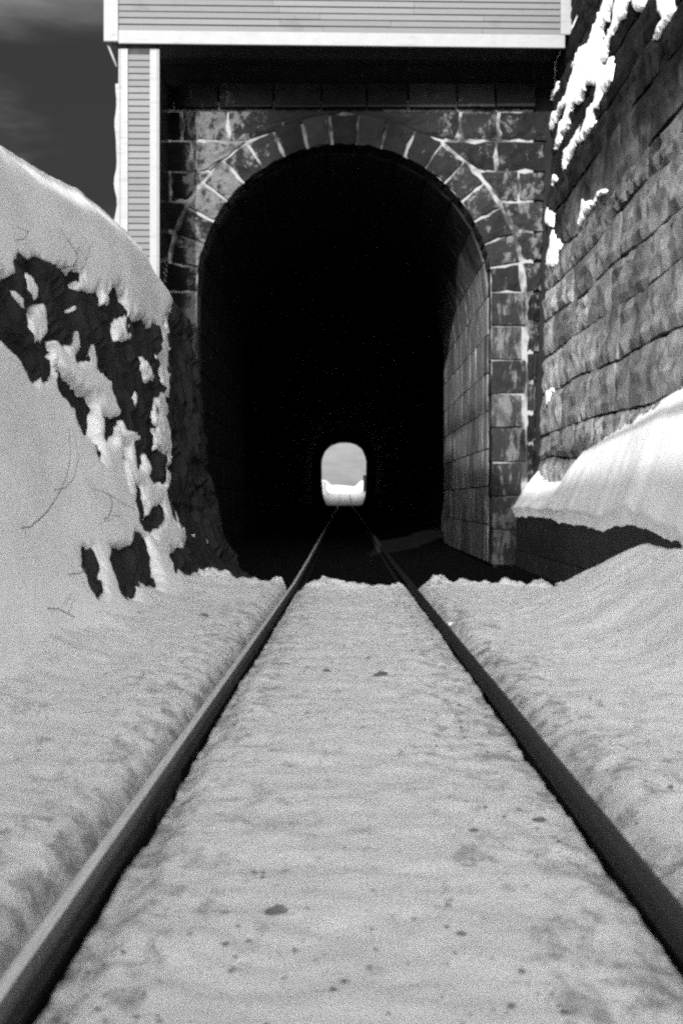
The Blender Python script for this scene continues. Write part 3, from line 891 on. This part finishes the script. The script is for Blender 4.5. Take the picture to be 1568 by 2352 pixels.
# ------------------------------------------------------------------ rails
def rail(name, xg, side, label):
    """xg gauge face, side -1: head lies to the left"""
    t = empty(name, (xg + side * 0.041, 5, -0.17))
    tag(t, label, 'rail', 'rails of the single track')
    c = xg + side * 0.041
    half = [(0.023, 0.0), (0.032, -0.0025), (0.038, -0.007), (0.041, -0.014), (0.0405, -0.036), (0.012, -0.05), (0.010, -0.135), (0.020, -0.148), (0.070, -0.158), (0.070, -0.17)]
    prof = [(-a, b) for a, b in half[::-1]] + [(0.0, 0.001), (0.010, 0.001)] + half
    yv = np.concatenate([[-6, -3, 0], np.arange(1, 24.1, 0.5), np.arange(26, 160, 3.0), np.arange(162, 232, 4.0)])
    vs, fs, mi = [], [], []
    m = len(prof)
    for y in yv:
        zt = float(track_z(y))
        vs += [(c + a + float(track_x(y)), y, zt + b) for a, b in prof]
    for j in range(len(yv) - 1):
        for i in range(m - 1):
            fs.append((j * m + i, j * m + i + 1, (j + 1) * m + i + 1, (j + 1) * m + i))
            mi.append(1 if 8 <= i <= 12 else 0)
    if side < 0: mi = [2 if i % (m - 1) in (6, 7, 8, 9) else q for i, q in enumerate(mi)]
    o = mesh_obj('rail_body', vs, [f[::-1] for f in fs], RAILSIDE, t)
    o.data.materials.append(RAILTOP if side < 0 else RAILDULL)
    o.data.materials.append(RAILFROST)
    o.data.polygons.foreach_set('material_index', mi)
    return t, c
rl, cl = rail('rail', RAIL_L, -1, 'left steel rail with a pale worn head running into the tunnel')
rr_, cr = rail('rail', RAIL_R, 1, 'right steel rail, the darker one, running into the tunnel')
for t_, c_, y_, s_ in ((rl, cl, 5.17, 1), (rr_, cr, 12.2, -1)):
    c_ += float(track_x(y_)); zr = float(track_z(y_))
    for s in (-1, 1):
        jb = box_obj('joint_bar', sorted((c_ + s * 0.0105, c_ + s * 0.030)) + [y_ - 0.3, y_ + 0.3, zr - 0.135, zr - 0.052], RAILSIDE, t_, 0.004)
        for q in (-0.22, -0.1, 0.1, 0.22):
            x0, x1 = sorted((c_ + s * 0.031, c_ + s * 0.046))
            lx, ly, lz = t_.location
            box_obj('bolt', (x0 - lx, x1 - lx, y_ + q - 0.012 - ly, y_ + q + 0.012 - ly, zr - 0.105 - lz, zr - 0.08 - lz), RAILSIDE, jb, 0.003, local=True)

# ------------------------------------------------------------------ dirt clods on the snow
def clod(x, y, r, mat, label, cat, name, seed, flat=0.6):
    bm = bmesh.new()
    bmesh.ops.create_icosphere(bm, subdivisions=2, radius=1)
    for v_ in bm.verts:
        n_ = 1 + 0.9 * float(fbm(v_.co.x * 1.7 + seed, v_.co.y * 1.7, v_.co.z * 1.7, oct=3, seed=seed))
        v_.co = Vector((v_.co.x * 1.35, v_.co.y, v_.co.z * flat)) * n_ * r
    me = bpy.data.meshes.new(name)
    bm.to_mesh(me)
    bm.free()
    me.materials.append(mat)
    o = bpy.data.objects.new(name, me)
    o.location = (x, y, float(bed_h(np.array([x]), np.array([y]))[0]) + r * flat * 0.25)
    COL.objects.link(o)
    return tag(o, label, cat)
clod(-0.170, 3.50, 0.020, DIRT, 'dark dirt clod nearest the camera, in mid track on the snow', 'dirt clod', 'dirt_clod', 1)
clod(0.215, 8.30, 0.030, DIRT, 'dark clod lying right of the middle of the track, halfway to the tunnel', 'dirt clod', 'dirt_clod', 2)
clod(-0.105, 8.6, 0.022, DIRT, 'small dark clod left of the mid track clod, halfway to the tunnel', 'dirt clod', 'dirt_clod', 3)
clod(0.62, 4.55, 0.016, DIRT, 'dark crumb of dirt beside the right rail in the foreground', 'dirt clod', 'dirt_clod', 4, 0.5)
clod(-1.17, 11.9, 0.03, DIRT, 'dark clod at the foot of the left bank, left of the left rail', 'dirt clod', 'dirt_clod', 5)
clod(0.92, 12.25, 0.018, SNOW, 'snow crumb lying beside the right rail in the middle distance', 'snow lump', 'snow_lump', 8, 0.7)

# cinders, thickest along the rails
OCT = np.array([(1, 0, 0), (-1, 0, 0), (0, 1, 0), (0, -1, 0), (0, 0, 1), (0, 0, -1)], float)
OCF = np.array([(0, 2, 4), (2, 1, 4), (1, 3, 4), (3, 0, 4), (2, 0, 5), (1, 2, 5), (3, 1, 5), (0, 3, 5)])
def litter(name, n, spread, r0, r1, ymax_end, mat, label, cat, seed):
    g = np.random.default_rng(seed)
    # evenly many per step of distance seen, so that near ground is not bare
    y = 2.4 * (17.6 / 2.4) ** g.random(n) if not ymax_end else 17.6 - np.abs(g.normal(0, 0.5, n))
    side = g.random(n)
    xc_ = np.where(side < 0.36, RAIL_L - 0.04, np.where(side < 0.72, RAIL_R + 0.04, 0.05))
    sp = np.where(side < 0.72, spread, 0.55 if not ymax_end else 1.2)
    off = g.normal(0, 1, n) * sp
    x = xc_ + track_x(y) + off
    patch = fbm(x * 1.7 + seed, y * 1.1, oct=3, seed=seed)
    ok = (np.abs(x - track_x(y) - RAIL_L + 0.04) > 0.075) & (np.abs(x - track_x(y) - RAIL_R - 0.04) > 0.075) & (x > -1.7) & (x < 2.0) & (patch > -0.12)
    x, y = x[ok], y[ok]
    r = r0 + (r1 - r0) * g.random(len(x)) ** 2.5
    z = bed_h(x, y) + r * 0.15
    V_ = OCT[None] * (0.6 + 0.8 * g.random((len(x), 6, 1))) * r[:, None, None] * np.array([1.25, 1.0, 0.6])
    V_ = V_ + g.normal(0, 0.25, V_.shape) * r[:, None, None] + np.stack([x, y, z], -1)[:, None]
    F_ = OCF[None] + (np.arange(len(x)) * 6)[:, None, None]
    tag(mesh_obj(name, V_.reshape(-1, 3), F_.reshape(-1, 3), mat), label, cat, kind='stuff')
litter('cinder_grit', 2000, 0.22, 0.003, 0.011, False, DIRT, 'dark cinders scattered on the snow along both rails', 'grit', 301)

# ------------------------------------------------------------------ dead stems sticking out of the left bank snow
BG = bank_point(*np.meshgrid(np.linspace(0, 1, 400), np.linspace(6.5, 20.5, 500))[::-1])
def on_bank(px, py):
    """the point of the left face that the survey sees there"""
    yv = np.linspace(6.5, 20.5, 500)
    vv = np.linspace(0, 1, 400)
    V_, Y_ = np.meshgrid(vv, yv)
    x_, z_, nx_, nz_ = BG
    qx, qy = survey(x_, Y_, z_)
    i = np.argmin(np.hypot(qx - px, qy - py))
    i, j = np.unravel_index(i, qx.shape)
    return Vector((x_[i, j] + 0.07 * nx_[i, j], Y_[i, j], z_[i, j] + 0.07 * nz_[i, j]))
def smooth(pts, n=5):
    # Catmull-Rom through the given points
    P_ = [np.array(q, float) for q in pts]
    P_ = [2 * P_[0] - P_[1]] + P_ + [2 * P_[-1] - P_[-2]]
    out = []
    for i in range(1, len(P_) - 2):
        for k in range(n):
            t = k / n
            out.append(0.5 * ((2 * P_[i]) + (P_[i + 1] - P_[i - 1]) * t + (2 * P_[i - 1] - 5 * P_[i] + 4 * P_[i + 1] - P_[i + 2]) * t * t + (3 * P_[i] - P_[i - 1] - 3 * P_[i + 1] + P_[i + 2]) * t ** 3))
    return out + [P_[-2]]
def stem(pts, r0, label, twigs=()):
    r0 = r0 * 0.55
    pts = smooth(pts)
    p = [on_bank(*q) for q in pts]
    p = [q + Vector((0.06 * math.sin(math.pi * k / max(1, len(p) - 1)), 0, 0)) for k, q in enumerate(p)]
    p[0] = p[0] - Vector((0.12, 0, 0))
    t_ = empty('dead_stem', p[0])
    tag(t_, label, 'dead stem')
    tube('stalk', p, [r0 * (1 - 0.6 * k / (len(p) - 1)) for k in range(len(p))], STEM, t_, 5)
    for tw in twigs:
        q = [on_bank(*c) + Vector((0.05, 0, 0)) for c in tw]
        tube('twig', q, [r0 * 0.6] * (len(q) - 1) + [r0 * 0.25], STEM, t_, 4)
stem([(38, 1222), (62, 1195), (90, 1150), (115, 1100), (132, 1050), (140, 990)], 0.009, 'longer of two bent dead stalks at the left edge of the bank')
stem([(122, 1135), (135, 1100), (146, 1050), (150, 992)], 0.007, 'shorter of two bent dead stalks at the left edge of the bank')
stem([(228, 1200), (226, 1170), (218, 1140), (192, 1126)], 0.010, 'branched twig on the snow above the two low black rocks', [[(218, 1140), (250, 1160), (300, 1185)], [(226, 1190), (246, 1192)], [(228, 1200), (195, 1208)]])
stem([(152, 620), (150, 590), (130, 560), (122, 525)], 0.010, 'left one of the thin branched twigs high on the left bank', [[(150, 590), (158, 560)], [(130, 560), (142, 540)]])
stem([(176, 625), (172, 600), (180, 575), (176, 548)], 0.008, 'right one of the thin branched twigs high on the left bank', [[(172, 600), (160, 580), (150, 572)], [(180, 575), (192, 555)], [(176, 560), (166, 545)]])
stem([(28, 560), (30, 540), (20, 525)], 0.008, 'tiny twig high on the left bank at the picture edge', [[(30, 540), (42, 530)]])
stem([(150, 1330), (156, 1318), (160, 1308)], 0.009, 'stub of weed on the snow left of the low black rocks', [[(156, 1318), (164, 1314)]])
stem([(100, 1405), (120, 1425), (150, 1428)], 0.008, 'flattened weed tuft low on the left bank', [[(110, 1400), (128, 1372)], [(118, 1420), (132, 1385)], [(105, 1400), (118, 1380)]])

# ------------------------------------------------------------------ cable slung across the cutting (it throws the thin shadow on the right side)
cab = empty('overhead_cable', (-3.6, 8.0, 9.4))
tag(cab, 'black cable slung across the cutting', 'cable')
A = Vector((-3.9, 6.9, 10.5)); B = Vector((3.3, 1.5, 1.7))
pts = []
for k in range(25):
    f = k / 24
    p = A.lerp(B, f) - Vector((0, 0, 0.05 * math.sin(math.pi * f)))
    pts.append(p)
tube('cable_strand', pts, [0.06] * 25, CABLE, cab, 8)

# ------------------------------------------------------------------ beyond the tunnel
def heap(name, x0, x1, y0, h, label, seed, depth=7, zb=None):
    u = np.linspace(0, 1, 40); v = np.linspace(0, 1, 14)
    U, V = np.meshgrid(u, v)
    x = x0 + (x1 - x0) * U
    y = y0 + depth * V + 1.0 * fbm(U * 5, 1.0, oct=3, seed=seed)
    z = (float(track_z(y0)) - 0.5 if zb is None else zb) + (h + 0.5) * np.sin(np.clip(V * 1.6, 0, 1) * math.pi / 2) * (0.85 + 0.25 * fbm(U * 4, V * 2, oct=4, seed=seed + 1)) * np.sin(np.clip(U * 9, 0, 1) * math.pi / 2) * np.sin(np.clip((1 - U) * 9, 0, 1) * math.pi / 2)
    return tag(grid_obj(name, np.stack([x, y, z], -1), HSNOW, flip=True), label, 'snow bank')
heap('snow_bank', -14, 3.4, 232, 1.3, 'bright snow bank across the line beyond the far end of the tunnel', 131)
heap('snow_bank', -9, -2.2, 200, 2.6, 'tall white snow bank left of the track beyond the tunnel', 135)
heap('snow_bank', 2.3, 9, 195, 1.6, 'snow bank right of the track beyond the tunnel, under the dark post', 139)
pb = empty('dark_post', (2.95, 196.5, 2.6))
tag(pb, 'small dark post seen through the tunnel on its far right', 'post')
box_obj('shaft', (2.62, 3.02, 196.4, 196.8, 2.2, 4.35), CABLE, pb, 0.02)
box_obj('cap', (2.56, 3.08, 196.34, 196.86, 4.353, 4.45), CABLE, pb, 0.02)
